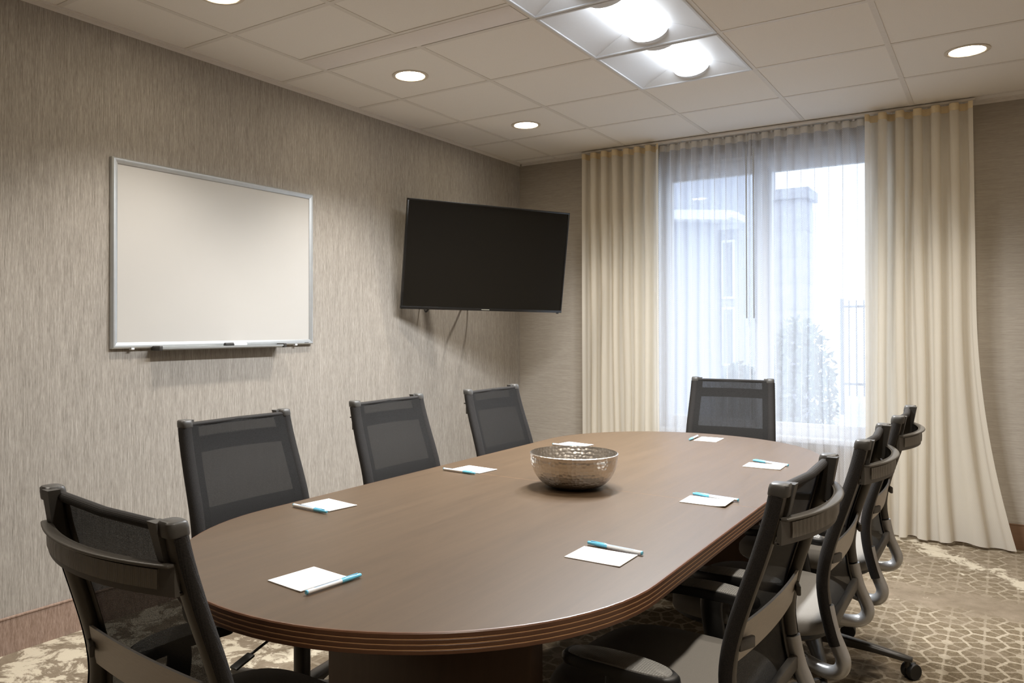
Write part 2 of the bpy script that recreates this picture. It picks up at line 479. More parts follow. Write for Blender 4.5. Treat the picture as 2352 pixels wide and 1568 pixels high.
# ceiling: slab above, T-bar grid, separate lay-in tiles
ceil = box('ceiling', M_TILE, 0, RX, RY, 0, H+0.12, H+0.17); tag(ceil, kind='structure')
xs = [0.0] + [GX+i*T for i in range(7)] + [RX]
ys = [GY+j*T for j in range(-5, 6)]
ys = [RY] + ys + [0.0]
BW = 0.012
fixt = {(3, 6), (3, 7), (3, 8)}        # (ix, iy) bays taken by the troffers
cans_bays = {}
for k in range(1, len(xs)-1):
    box('grid_bar', M_TBAR, xs[k]-BW, xs[k]+BW, RY, 0, H-0.0012, H+0.012, ceil)
for j in range(1, len(ys)-1):
    box('grid_bar', M_TBAR, 0, RX, ys[j]-BW, ys[j]+BW, H-0.0010, H+0.0125, ceil)
wa = MB().box(0, 0.02, RY, 0, H-0.004, H+0.004).box(0, 0.004, RY, 0, H-0.022, H-0.004).make('trim_1', M_TBAR, smooth=0); tag(wa, kind='structure')
wa = MB().box(0.02, RX, -0.02, 0, H-0.004, H+0.004).box(0.02, RX, -0.004, 0, H-0.022, H-0.004).make('trim_2', M_TBAR, smooth=0); tag(wa, kind='structure')
CAN_XY = [(0.651, -1.03), (0.651, -2.249), (0.651, -3.468), (0.651, -4.687), (3.089, -1.03), (3.089, -2.249), (3.089, -3.468), (3.089, -4.687)]
def tile_with_hole(x0, x1, y0, y1, cx, cy, r):
    n = 32; m = MB(); z0, z1 = H+0.0012, H+0.018
    inn = [Vector((cx+r*math.cos(2*PI*k/n), cy+r*math.sin(2*PI*k/n), 0)) for k in range(n)]
    out = []
    for k in range(n):
        c, s_ = math.cos(2*PI*k/n), math.sin(2*PI*k/n)
        q = 1/max(abs(c), abs(s_))
        out.append(Vector((cx + c*q*(x1-x0)/2, cy + s_*q*(y1-y0)/2, 0)))
    Z = lambda l, z: [v + Vector((0, 0, z)) for v in l]
    m.loops([Z(out, z0), Z(inn, z0), Z(inn, z1), Z(out, z1), Z(out, z0)], False, False)
    return m
STRIP_Y0, STRIP_Y1 = -2.745, -2.563
for ix in range(len(xs)-1):
    for iy in range(len(ys)-1):
        a, b, c, d = xs[ix]+BW-0.004, xs[ix+1]-BW+0.004, ys[iy]+BW-0.004, ys[iy+1]-BW+0.004
        if ix == 0: a = 0.003
        if ix == len(xs)-2: b = RX-0.003
        if iy == 0: c = RY+0.003
        if iy == len(ys)-2: d = -0.003
        if d-c < 0.03: continue
        cxm, cym = (xs[ix]+xs[ix+1])/2, (ys[iy]+ys[iy+1])/2
        if 1.5 < cxm < 2.2 and -3.2 < cym < -1.3:
            continue                                   # troffers here
        hit = [q for q in CAN_XY if a < q[0] < b and c < q[1] < d]
        if hit:
            tile_with_hole(a, b, c, d, hit[0][0], hit[0][1], 0.079).make('ceiling_tile', M_TILE, ceil, 0)
            continue
        if 0.3 < cxm < 1.5 and -3.1 < cym < -2.6:      # cut tile beside the long strip
            d = STRIP_Y0-0.002
        box('ceiling_tile', M_TILE, a, b, c, d, H+0.0012, H+0.018, ceil)
box('grid_bar', M_TBAR, GX+BW, GX+2*T-BW, STRIP_Y0-0.012, STRIP_Y0+0.010, H-0.0018, H+0.012, ceil)
st = box('ceiling_panel', M_SMOOTH, GX+0.014, GX+2*T-0.014, STRIP_Y0+0.011, STRIP_Y1-0.013, H-0.003, H+0.010, None, 0.001)
tag(st, 'long narrow smooth white panel set between ceiling tiles, left of the big lights', 'ceiling panel')

# ------------------------------------------------------------------ troffers
def troffer():
    t = empty('ceiling_light')
    h = T/2-0.006
    z0, zt = -0.006, 0.075
    L = 0.255                                    # half length of the basket opening
    # outer flange
    m = MB()
    for (x0, x1, y0, y1) in ((-h, h, -h, -h+0.012), (-h, h, h-0.012, h), (-h, -h+0.012, -h+0.012, h-0.012), (h-0.012, h, -h+0.012, h-0.012)):
        m.box(x0, x1, y0, y1, z0, z0+0.012)
    m.make('flange', M_TROF, t, bevel=0.0015)
    hi = h-0.012
    xb = 0.10                                    # half width of basket
    # curved side wings
    for s in (-1, 1):
        m = MB(); L2 = []
        for k in range(9):
            u = k/8
            x = s*(hi + (xb-hi)*u)
            z = (zt-0.012)*u**0.92
            yy = hi - 0.075*u
            L2.append([(x, -yy, z), (x, yy, z), (x, yy, z+0.003), (x, -yy, z+0.003)])
        m.loops(L2, True, True).make('reflector_wing', M_TROF, t, 50)
    # sloping end gussets
    for s in (-1, 1):
        m = MB()
        yo, yi = s*hi, s*(hi-0.075)
        vs = [(-hi, yo, 0), (hi, yo, 0), (xb, yi, zt-0.012), (-xb, yi, zt-0.012)]
        vs += [(x, y, z+0.004) for x, y, z in vs]
        m.add(vs, [(0, 1, 2, 3), (7, 6, 5, 4), (0, 4, 5, 1), (1, 5, 6, 2), (2, 6, 7, 3), (3, 7, 4, 0)])
        m.make('end_gusset', M_TROF, t, 0)
    # lit basket lens: faceted half barrel
    def ring(y, k, n=12, w=xb, dz=0.070):
        return [(k*w*math.cos(PI*i/n), y, zt-0.004 - k*dz*math.sin(PI*i/n)**0.75) for i in range(n+1)]
    MB().loops([ring(-L+0.018, 0.965), ring(0, 0.985), ring(L-0.018, 0.965)], True, True).make('lens', M_LENS, t, 40)
    # opaque end caps of the basket
    for s in (-1, 1):
        a = [ring(s*(L-0.02), 1.0), ring(s*(L+0.012), 1.0), ring(s*(L+0.022), 0.88)]
        MB().loops(a, True, True).make('lens_end_cap', M_TROF, t, 40)
    # housing above
    m = MB(); m.box(-hi, hi, -hi, hi, zt+0.004, zt+0.02)
    m.box(-hi-0.004, -hi, -hi, hi, 0.0, zt+0.004); m.box(hi, hi+0.004, -hi, hi, 0.0, zt+0.004)
    m.box(-hi, hi, -hi-0.004, -hi, 0.0, zt+0.004); m.box(-hi, hi, hi, hi+0.004, 0.0, zt+0.004)
    m.make('housing', M_TROF, t, 0)
    return t
tro = [(1.870, GY+2.5*T, 'square recessed ceiling light nearest the window, glowing lens in white reflector'),
       (1.870, GY+1.5*T, 'middle of the three square recessed ceiling lights in a row'),
       (1.870, GY+0.5*T, 'square recessed ceiling light cut off by the top edge of the picture')]
t0 = troffer()
# the ceiling slab must not cut the housings: they sit in the plenum below it
for i, (x, y, lb) in enumerate(tro):
    o = t0 if i == 0 else copy_tree(t0)
    o.location = (x, y, H)
    tag(o, lb, 'ceiling light', 'square recessed ceiling lights')
    ld = bpy.data.lights.new('ceiling_light_lamp', 'AREA')
    ld.shape = 'RECTANGLE'; ld.size = 0.10; ld.size_y = 0.44; ld.energy = TROFFER_W; ld.color = (0.95, 0.975, 1.0); ld.spread = math.radians(150)
    lo = bpy.data.objects.new('ceiling_light_lamp', ld); COL.objects.link(lo); lo.location = (x, y, H-0.001)

# recessed cans
def can():
    t = empty('downlight')
    MB().lathe([(0.080, 0.001), (0.096, 0.0), (0.096, -0.002), (0.088, -0.004), (0.080, -0.003), (0.080, 0.001)], 48).make('trim_ring', M_CANRING, t, 40)
    MB().lathe([(0.0795, -0.002), (0.078, 0.02), (0.075, 0.024), (0.074, 0.02), (0.0765, -0.002)], 48).make('reflector', M_CANRING, t, 40)
    MB().lathe([(0.076, 0.000), (0.05, -0.002), (0.025, -0.003), (0.002, -0.003)], 48, cap1=True).make('lens', M_CANLIT, t, 40)
    return t
labs = {0: 'lit round downlight deepest in the room, above the television end', 1: 'lit round downlight above the left wall, nearer the whiteboard',
        4: 'lit round downlight at the far right near the cream drape'}
c0 = can()
for i, (x, y) in enumerate(CAN_XY):
    o = c0 if i == 0 else copy_tree(c0)
    o.location = (x, y, H)
    tag(o, labs.get(i, 'round downlight in the ceiling outside the picture'), 'downlight', 'round recessed downlights' if i in labs else 'downlights outside the picture')
    ld = bpy.data.lights.new('downlight_lamp', 'SPOT')
    ld.energy = CAN_W; ld.color = (1.0, 0.93, 0.84); ld.spot_size = math.radians(108); ld.spot_blend = 0.7; ld.shadow_soft_size = 0.05
    lo = bpy.data.objects.new('downlight_lamp', ld); COL.objects.link(lo); lo.location = (x, y, H-0.016)

# ------------------------------------------------------------------ curtains
def fabric(name, m, parent, x0, x1, y, ztop, zbot, nf, amp, seed, flare=0.0, irr=0.3, lean=0.0, thick=0.0):
    R = random.Random(seed)
    nu, nv = nf*14, 40
    ph = [R.uniform(-0.5, 0.5) for _ in range(nf*2+2)]
    am = [1+R.uniform(-irr, irr) for _ in range(nf*2+2)]
    ph[0] = ph[nf*2] = 0.0                      # straight side hems
    mb = MB(); mb.uv = []
    W = x1-x0
    for j in range(nv+1):
        v = j/nv
        z = ztop + (zbot-ztop)*v
        ln = 0.0
        prev = None
        for i in range(nu+1):
            u = i/nu
            k = u*nf*2; i0 = int(k) if k < nf*2 else nf*2-1; fr = k-i0
            s_ = fr*fr*(3-2*fr)
            jit = (ph[i0]*(1-s_) + ph[i0+1]*s_)
            a = (am[i0]*(1-s_) + am[i0+1]*s_)
            # folds stay regular at the heading and wander further down
            phase = 2*PI*(u*nf) + jit*1.5*min(1, v*1.6)
            yy = y - amp*a*(1-0.15*v)*math.cos(phase) + 0.006*math.sin(7*u+3*v+seed)
            xx = x0 + W*u + 0.28*W/nf*math.sin(2*phase)*0.35 + lean*v*(u-0.3) + flare*max(0, v-0.45)**2*3.3*u**4
            xx += 0.010*math.sin(9*u+2.5*v*PI+seed)*v*math.sin(PI*u)
            zz = z + (0.006*math.sin(phase*0.5) if j == nv else 0)
            if prev is not None:
                ln += math.hypot(xx-prev[0], yy-prev[1])
            prev = (xx, yy)
            mb.v.append((xx, yy, zz)); mb.uv.append((ln, -z))
    for j in range(nv):
        for i in range(nu):
            a = j*(nu+1)+i
            mb.f.append((a, a+1, a+nu+2, a+nu+1))
    return mb.make(name, m, parent, 180)
def heading(parent, x0, x1, y, z0, z1, nf, amp, seed, m, irr=0.3):
    """stiff tape along the top, following the folds, with gaps at the carriers"""
    R = random.Random(seed)
    [R.uniform(-0.5, 0.5) for _ in range(nf*2+2)]
    am = [1+R.uniform(-irr, irr) for _ in range(nf*2+2)]
    nu = nf*14; L = []
    for i in range(nu+1):
        u = i/nu; k = u*nf*2; i0 = int(k) if k < nf*2 else nf*2-1; fr = k-i0; s_ = fr*fr*(3-2*fr)
        a = am[i0]*(1-s_)+am[i0+1]*s_
        ph = 2*PI*u*nf
        yy = y - amp*a*math.cos(ph) + 0.006*math.sin(7*u+seed)
        xx = x0+(x1-x0)*u + 0.28*(x1-x0)/nf*math.sin(2*ph)*0.35
        L.append([(xx, yy-0.0015, z0), (xx, yy+0.0015, z0), (xx, yy+0.0015, z1), (xx, yy-0.0015, z1)])
    return MB().loops(L).make('heading_tape', m, parent, 60)
YT = -0.085
tr = MB().box(0.608, 3.10, YT-0.036, YT+0.036, H-0.018, H-0.005).make('curtain_track', M_TBAR, smooth=35, bevel=0.002)
tag(tr, 'pale curtain track fixed to the ceiling above the window', 'curtain track')
def curtain(name, label, m, mt, x0, x1, y, nf, amp, seed, zb, **kw):
    t = empty(name, (0, 0, 0))
    fabric('fabric', m, t, x0, x1, y, H-0.068, zb, nf, amp, seed, **kw)
    heading(t, x0, x1, y, H-0.070, H-0.028, nf, amp, seed, mt)
    for k in range(nf):
        xx = x0 + (x1-x0)*(k+0.5)/nf
        box('carrier', M_WHITE, xx-0.006, xx+0.006, min(y+amp-0.004, YT+0.03), y+amp+0.004, H-0.030, H-0.018, t)
    return tag(t, label, 'curtain')
cd1 = curtain('drape', 'cream woven drape gathered at the left side of the window', M_DRAPE, M_HEM, 0.632, 1.225, -0.125, 7, 0.034, 3, 0.03)
cd2 = curtain('drape', 'wider cream woven drape right of the window, hem flared on the floor', M_DRAPE, M_HEM, 2.535, 3.09, -0.125, 6, 0.036, 11, 0.018, flare=0.17, lean=0.03)
cs1 = curtain('sheer_curtain', 'white see-through curtain covering the left half of the window', M_SHEER, M_SHEM, 1.14, 1.8395, -0.062, 9, 0.020, 21, 0.03, irr=0.25)
cs2 = curtain('sheer_curtain', 'white see-through curtain covering the right half of the window', M_SHEER, M_SHEM, 1.8405, 2.58, -0.062, 9, 0.020, 33, 0.03, irr=0.25)
for cs, x in ((cs1, 1.815), (cs2, 1.862)):
    mb = MB().tube([(x, -0.115, 2.46), (x, -0.115, 1.33)], 0.0048, n=8)
    wd = mb.make('wand', M_ALU, cs, 60)
    mb = MB().tube([(x, -0.100, 2.552), (x, -0.104, 2.50), (x-0.010, -0.112, 2.482), (x-0.012, -0.115, 2.468), (x, -0.115, 2.457), (x+0.012, -0.115, 2.468), (x+0.004, -0.110, 2.490)], 0.0014, n=6)
    mb.make('wand_hook', M_ALU, wd, 60)

# ------------------------------------------------------------------ whiteboard
wb = empty('whiteboard', (0, -2.935, 1.6))
Y0, Y1, Z0, Z1 = -0.604, 0.604, -0.421, 0.419
def frame_bar(p0, p1, inward):
    """mitred aluminium bar from p0 to p1 on the wall"""
    w_ = 0.027
    (y0, z0), (y1, z1) = p0, p1
    iy, iz = inward
    d = Vector((0, y1-y0, z1-z0)).normalized()
    prof = [(0.0, 0.0), (0.018, 0.0), (0.024, 0.006), (0.024, 0.013), (0.017, w_), (0.0, w_)]
    A, B = [], []
    for x, q in prof:
        A.append((x, y0 + iy*q + d.y*q, z0 + iz*q + d.z*q))
        B.append((x, y1 + iy*q - d.y*q, z1 + iz*q - d.z*q))
    MB().loops([A, B]).make('frame_bar', M_ALU, wb, 30)
frame_bar((Y0, Z0), (Y1, Z0), (0, 1)); frame_bar((Y0, Z1), (Y1, Z1), (0, -1))
frame_bar((Y0, Z0), (Y0, Z1), (1, 0)); frame_bar((Y1, Z0), (Y1, Z1), (-1, 0))
box('writing_surface', M_BOARD, 0.002, 0.014, Y0+0.024, Y1-0.024, Z0+0.024, Z1-0.024, wb)
# pen tray
ty0, ty1 = -0.400, 0.344
prof = [(0.010, 0.000), (0.060, -0.004), (0.072, 0.004), (0.075, 0.004), (0.075, -0.004), (0.062, -0.010), (0.010, -0.006)]
tray = MB().loops([[(x, y, Z0+z) for x, z in prof] for y in (ty0, ty1)]).make('pen_tray', M_ALU, wb, 30)
for y in (ty0, ty1):
    box('end_cap', M_DKGREY, 0.012, 0.079, y-0.009, y+0.009, Z0-0.012, Z0+0.010, tray, 0.003)
for y in (-0.505, 0.475):
    box('wall_clip', M_WHITE, 0.003, 0.024, y-0.008, y+0.008, Z0-0.006, Z0+0.003, wb, 0.002)
box('maker_mark', M_DKGREY, 0.0235, 0.0243, 0.535, 0.566, Z0+0.008, Z0+0.011, wb)
tag(wb, 'framed white dry-erase board with aluminium frame and pen tray on left wall', 'whiteboard')
mk = empty('marker', (0.055, -2.905, 1.1875))
My = Matrix.Rotation(-PI/2, 4, 'X')
MB().lathe([(0.0085, -0.012), (0.0085, 0.068), (0.006, 0.074)], 20, M=My, cap0=True, cap1=True).make('barrel', M_PENW, mk, 40)
MB().lathe([(0.0078, -0.062), (0.0095, -0.060), (0.0095, -0.010), (0.0088, -0.010)], 20, M=My, cap0=True, cap1=True).make('cap', M_BLACK, mk, 40)
tag(mk, 'white marker pen with black cap lying on the whiteboard tray', 'marker')

# ------------------------------------------------------------------ television on swivel arm
TVW, TVH = 1.21, 0.692
TVC = Vector((0.403, -1.098, 1.729)); TA, TT, TR = -0.509, 0.138, -0.015
Rz = Matrix.Rotation(TA, 3, 'Z')
rt2 = Vector((math.sin(TT)*math.sin(TR), math.cos(TR), math.cos(TT)*math.sin(TR)))
up2 = Vector((math.sin(TT)*math.cos(TR), -math.sin(TR), math.cos(TT)*math.cos(TR)))
nr = rt2.cross(up2)
rw, uw = Rz @ rt2, Rz @ up2; nw = rw.cross(uw)
TVM = Matrix(((rw.x, nw.x, uw.x, TVC.x), (rw.y, nw.y, uw.y, TVC.y), (rw.z, nw.z, uw.z, TVC.z), (0, 0, 0, 1)))
# local x right, y towards the viewer, z up
tv = empty('television'); tv.matrix_world = TVM
a, b = TVW/2, TVH/2
m = MB()
m.box(-a, a, -0.012, 0.0, -b, b)
m.loops([[(-a+0.01, -0.012, -b+0.01), (a-0.01, -0.012, -b+0.01), (a-0.01, -0.012, b-0.01), (-a+0.01, -0.012, b-0.01)],
         [(-a+0.10, -0.045, -b+0.06), (a-0.10, -0.045, -b+0.06), (a-0.10, -0.045, b-0.22), (-a+0.10, -0.045, b-0.22)]], False, True)
m.make('back_case', M_BLACK, tv, 30)
m = MB()
bz = 0.009
m.box(-a-0.002, a+0.002, -0.013, 0.007, b-bz, b+0.002); m.box(-a-0.002, -a+bz, -0.013, 0.007, -b, b-bz)
m.box(a-bz, a+0.002, -0.013, 0.007, -b, b-bz); m.box(-a-0.002, a+0.002, -0.013, 0.008, -b-0.004, -b+0.013)
m.make('bezel', M_BEZEL, tv, 30, 0.0015)
box('screen', M_SCREEN, -a+bz-0.001, a-bz+0.001, 0.0, 0.003, -b+0.012, b-bz+0.001, tv)
box('maker_badge', M_LOGO, -0.030, 0.030, 0.0078, 0.0088, -b+0.0025, -b+0.0065, tv)
box('sensor', M_DKGREY, a-0.035, a-0.018, -0.006, 0.004, -b-0.012, -b-0.003, tv, 0.002)
# bracket and cables in the television's space
inv = TVM.inverted()
def L(p): return inv @ Vector(p)
box('mount_plate', M_DKGREY, -0.21, 0.21, -0.062, -0.046, -0.20, 0.12, tv, 0.003)
wy = -1.02
mb = MB(); mb.box(0, 0.02, wy-0.09, wy+0.09, 1.56, 1.86)
mb.v = [tuple(L(q)) for q in mb.v]
mb.make('wall_plate', M_DKGREY, tv, 30, 0.003)
elbow = (0.14, -1.22, 1.70); hd = TVM @ Vector((0, -0.06, -0.03))
for A, B in (((0.02, wy, 1.70), elbow), (elbow, tuple(hd))):
    for dz in (-0.03, 0.03):
        MB().tube([L((A[0], A[1], A[2]+dz)), L((B[0], B[1], B[2]+dz))], 0.017, 0.010, n=10).make('swivel_arm', M_DKGREY, tv, 50)
for pts in ([(0.02, -0.80, 1.50), (0.06, -0.92, 1.42), (0.12, -1.02, 1.42), (0.20, -1.08, 1.40), (0.28, -1.08, 1.55)],
            [(0.02, -0.76, 1.50), (0.08, -0.80, 1.43), (0.16, -0.88, 1.42), (0.26, -0.98, 1.46), (0.32, -1.02, 1.60)],
            [(0.02, -1.30, 1.55), (0.05, -1.33, 1.38), (0.12, -1.34, 1.43), (0.20, -1.28, 1.50), (0.24, -1.22, 1.60)]):
    MB().tube([L(q) for q in smoothpath(pts, 6)], 0.006, n=8).make('cable', M_BLACK, tv, 60)
tag(tv, 'black flat television on a swivel arm, tilted out from the left wall', 'television')

# ------------------------------------------------------------------ table
TX, TR_, TYN, TYF, TYS = 2.027, 0.597, -4.520, -1.575, -3.103
TZ = 0.740
def outline(near):
    """open polyline from the seam on one side round to the seam on the other, with normals"""
    out = []
    n = 40
    if near:
        cy = TYN+TR_; g = TYS-0.0008
        for k in range(5): out.append(((TX-TR_, g+(cy-g)*k/5), (-1, 0)))
        for k in range(n+1):
            t = PI + PI*k/n
            out.append(((TX+TR_*math.cos(t), cy+TR_*math.sin(t)), (math.cos(t), math.sin(t))))
        for k in range(1, 6): out.append(((TX+TR_, cy+(g-cy)*k/5), (1, 0)))
    else:
        cy = TYF-TR_; g = TYS+0.0008
        for k in range(5): out.append(((TX+TR_, g+(cy-g)*k/5), (1, 0)))
        for k in range(n+1):
            t = PI*k/n
            out.append(((TX+TR_*math.cos(t), cy+TR_*math.sin(t)), (math.cos(t), math.sin(t))))
        for k in range(1, 6): out.append(((TX-TR_, cy+(g-cy)*k/5), (-1, 0)))
    return out
tab = empty('conference_table', (0, 0, 0))
for near in (True, False):
    O = outline(near)
    ring = lambda ins, z: [(p[0]-nm[0]*ins, p[1]-nm[1]*ins, z) for p, nm in O]
    top = MB()
    top.loops([ring(0.004, TZ-0.030), ring(0.003, TZ-0.002), ring(0.0045, TZ)]).make('tabletop_panel', M_TABLE, tab, 30)
    # moulded edge: four reeds, three grooves with their copper-lit lines coloured in, rolled top lip
    e = MB()
    prof = [(0.0045, TZ+0.0002), (0.002, TZ-0.0002), (0.0, TZ-0.0025)]
    bh = 0.0095
    zz = TZ-0.0025
    gro = MB()
    for k in range(4):
        z1 = zz-0.0078
        prof += [(0.0, z1+0.0008), (0.0006, z1)]
        if k < 3:
            prof += [(0.0024, z1-0.0002), (0.0024, z1-0.0019), (0.0006, z1-0.0021), (0.0, z1-0.0028)]
            gro.loops([ring(0.0002, z1-0.0002), ring(0.0002, z1-0.0019), ring(0.0035, z1-0.0019), ring(0.0035, z1-0.0002), ring(0.0002, z1-0.0002)], False, False, False)
        zz = z1-0.0016
    prof += [(0.006, zz+0.001), (0.006, TZ-0.01), (0.0045, TZ+0.0002)]
    eo = e.loops([ring(i, z) for i, z in prof], False, False, False).make('edge_band', M_EDGE, tab, 30)
    gro.make('groove_lit_line', M_LIT_LINE, eo, 30)
# pedestals: cross panels with a spine
for ya_, yb_, xr in ((-3.999, -3.943, 2.365), (-1.825, -1.770, 2.335)):
    box('pedestal', M_PEDE, 1.762, xr, ya_, yb_, 0.006, TZ-0.034, tab, 0.002)
    box('foot_glide', M_BLACK, 1.80, xr-0.04, ya_+0.01, yb_-0.01, 0.0, 0.006, tab)
for yc in (-3.40, -2.80):
    box('leaf_bracket', M_BLACK, 1.75, 2.36, yc-0.02, yc+0.02, TZ-0.058, TZ-0.031, tab)
box('seam_lit_edge', M_LIT_LINE, TX-TR_+0.004, TX+TR_-0.004, TYS-0.0008, TYS+0.0008, TZ-0.02, TZ-0.0002, tab)  # pale filler: light on the seam edge, put into the colour
tag(tab, 'long dark brown rounded-end meeting table with grooved edge', 'table')

# bowl
bw = empty('bowl', (2.035, -3.125, TZ))
R_, Hb = 0.145, 0.112
prof_o = [(0.0, 0.0), (0.050, 0.0), (0.058, 0.002)] + [(0.058+(R_-0.058)*math.sin(q*PI/2)**0.95, 0.002+(Hb-0.002)*(1-math.cos(q*PI/2))**1.05) for q in [k/16 for k in range(1, 17)]]
prof_i = [(max(r-0.003, 0.0), z+0.003) for r, z in reversed(prof_o)][1:]
prof = prof_o[1:] + [(R_+0.0012, Hb+0.001), (R_-0.002, Hb+0.003)] + prof_i[:-1]
n = 72
m = MB(); m.lathe(prof, n, cap0=True, cap1=True)
m.uv = []
for k, (r, z) in enumerate(prof):
    for i in range(n):
        m.uv.append((i/n if i <= n/2 else 1-i/n, k/18))
m.make('hammered_shell', M_BOWL, bw, 60)
tag(bw, 'round hammered silver metal bowl standing on the middle of the table', 'bowl')

# note cards and pens
cards = [('near', (2.0035, -4.309), 177.0, 'note card at the near rounded end of the table'),
         ('l1', (1.553, -3.782), -8.0, 'note card on the left side of the table, closest to the camera'),
         ('l2', (1.588, -3.053), -6.0, 'note card on the left side where the table seam begins'),
         ('l3', (1.620, -2.284), -9.0, 'note card on the left side beyond the silver bowl'),
         ('far', (2.073, -1.786), 92.0, 'note card at the far window end of the table'),
         ('r3', (2.466, -2.378), 1.0, 'note card on the right side, farthest from the camera'),
         ('r2', (2.473, -3.106), 1.0, 'slightly curled note card on the right side, just by the table seam'),
         ('r1', (2.447, -3.813), 0.0, 'note card on the right side closest to the camera')]
for key, (x, y), ang, lab in cards:
    wx, wy_ = (0.136, 0.104)
    if key == 'near': wx, wy_ = (0.110, 0.122)
    m = MB(); nx = 8; Ltop, Lbot = [], []
    curl = 0.004 if key == 'r2' else 0.0008
    rows = []
    for i in range(nx+1):
        u = i/nx - 0.5
        z = 0.0002 + curl*(2*u)**4 * (0.5+u)
        rows.append([(u*wx, -wy_/2, z), (u*wx, wy_/2, z), (u*wx, wy_/2, z+0.0018), (u*wx, -wy_/2, z+0.0018)])
    o = m.loops(rows).make('note_card', M_PAPER, None, 30)
    o.location = (x, y, TZ+0.0004); o.rotation_euler.z = math.radians(ang if key != 'near' else -6.0)
    tag(o, 'blank white ' + lab, 'note card', 'blank note cards on the table')
pens = [((2.074, -4.376), (2.087, -4.242), 'pen with sky blue cap right of the near-end note card'),
        ((1.481, -3.855), (1.624, -3.864), 'pen with sky blue cap by the left-side note card closest to the camera'),
        ((1.502, -3.126), (1.645, -3.135), 'pen with sky blue cap by the left-side note card at the table seam'),
        ((1.546, -2.351), (1.691, -2.362), 'pen with sky blue cap behind the silver bowl'),
        ((2.000, -1.725), (2.008, -1.868), 'pen with sky blue cap by the note card at the window end'),
        ((2.547, -2.337), (2.401, -2.294), 'pen with sky blue cap by the farthest right-side note card'),
        ((2.553, -3.056), (2.409, -3.040), 'pen with sky blue cap by the curled note card at the seam'),
        ((2.523, -3.751), (2.378, -3.738), 'pen with sky blue cap by the right-side note card closest to the camera')]
def pen():
    t = empty('pen')
    X = Matrix.Rotation(PI/2, 4, 'Y')
    z = (0, 0, 0.0052)
    MB().lathe([(0.0046, -0.070), (0.0047, 0.030), (0.0040, 0.032)], 20, c=z, M=X, cap0=True, cap1=True).make('barrel', M_PENW, t, 40)
    MB().lathe([(0.0040, -0.0730), (0.0046, -0.0722), (0.0046, -0.070)], 20, c=z, M=X, cap0=True).make('end_plug', M_PENB, t, 40)
    MB().lathe([(0.0045, 0.018), (0.0051, 0.020), (0.0052, 0.045), (0.0042, 0.060), (0.0040, 0.071), (0.0030, 0.073)], 20, c=z, M=X, cap0=True, cap1=True).make('cap', M_PENB, t, 40)
    MB().box(0.022, 0.064, -0.0012, 0.0012, 0.0100, 0.0112).make('clip', M_PENB, t, 30, 0.0004)
    MB().tube([(-0.052, 0, 0.0053), (0.012, 0, 0.0053)], 0.00475, n=6, side=(0, 1, 0), a0=0.9, a1=2.0).make('print', M_PENT, t, 40)
    return t
p0 = pen()
for i, (A, B, lab) in enumerate(pens):
    o = p0 if i == 0 else copy_tree(p0)
    o.location = ((A[0]+B[0])/2, (A[1]+B[1])/2, TZ+0.0008)
    o.rotation_euler.z = math.atan2(B[1]-A[1], B[0]-A[0])
    tag(o, 'white ' + lab, 'pen', 'white pens with blue caps on the table')

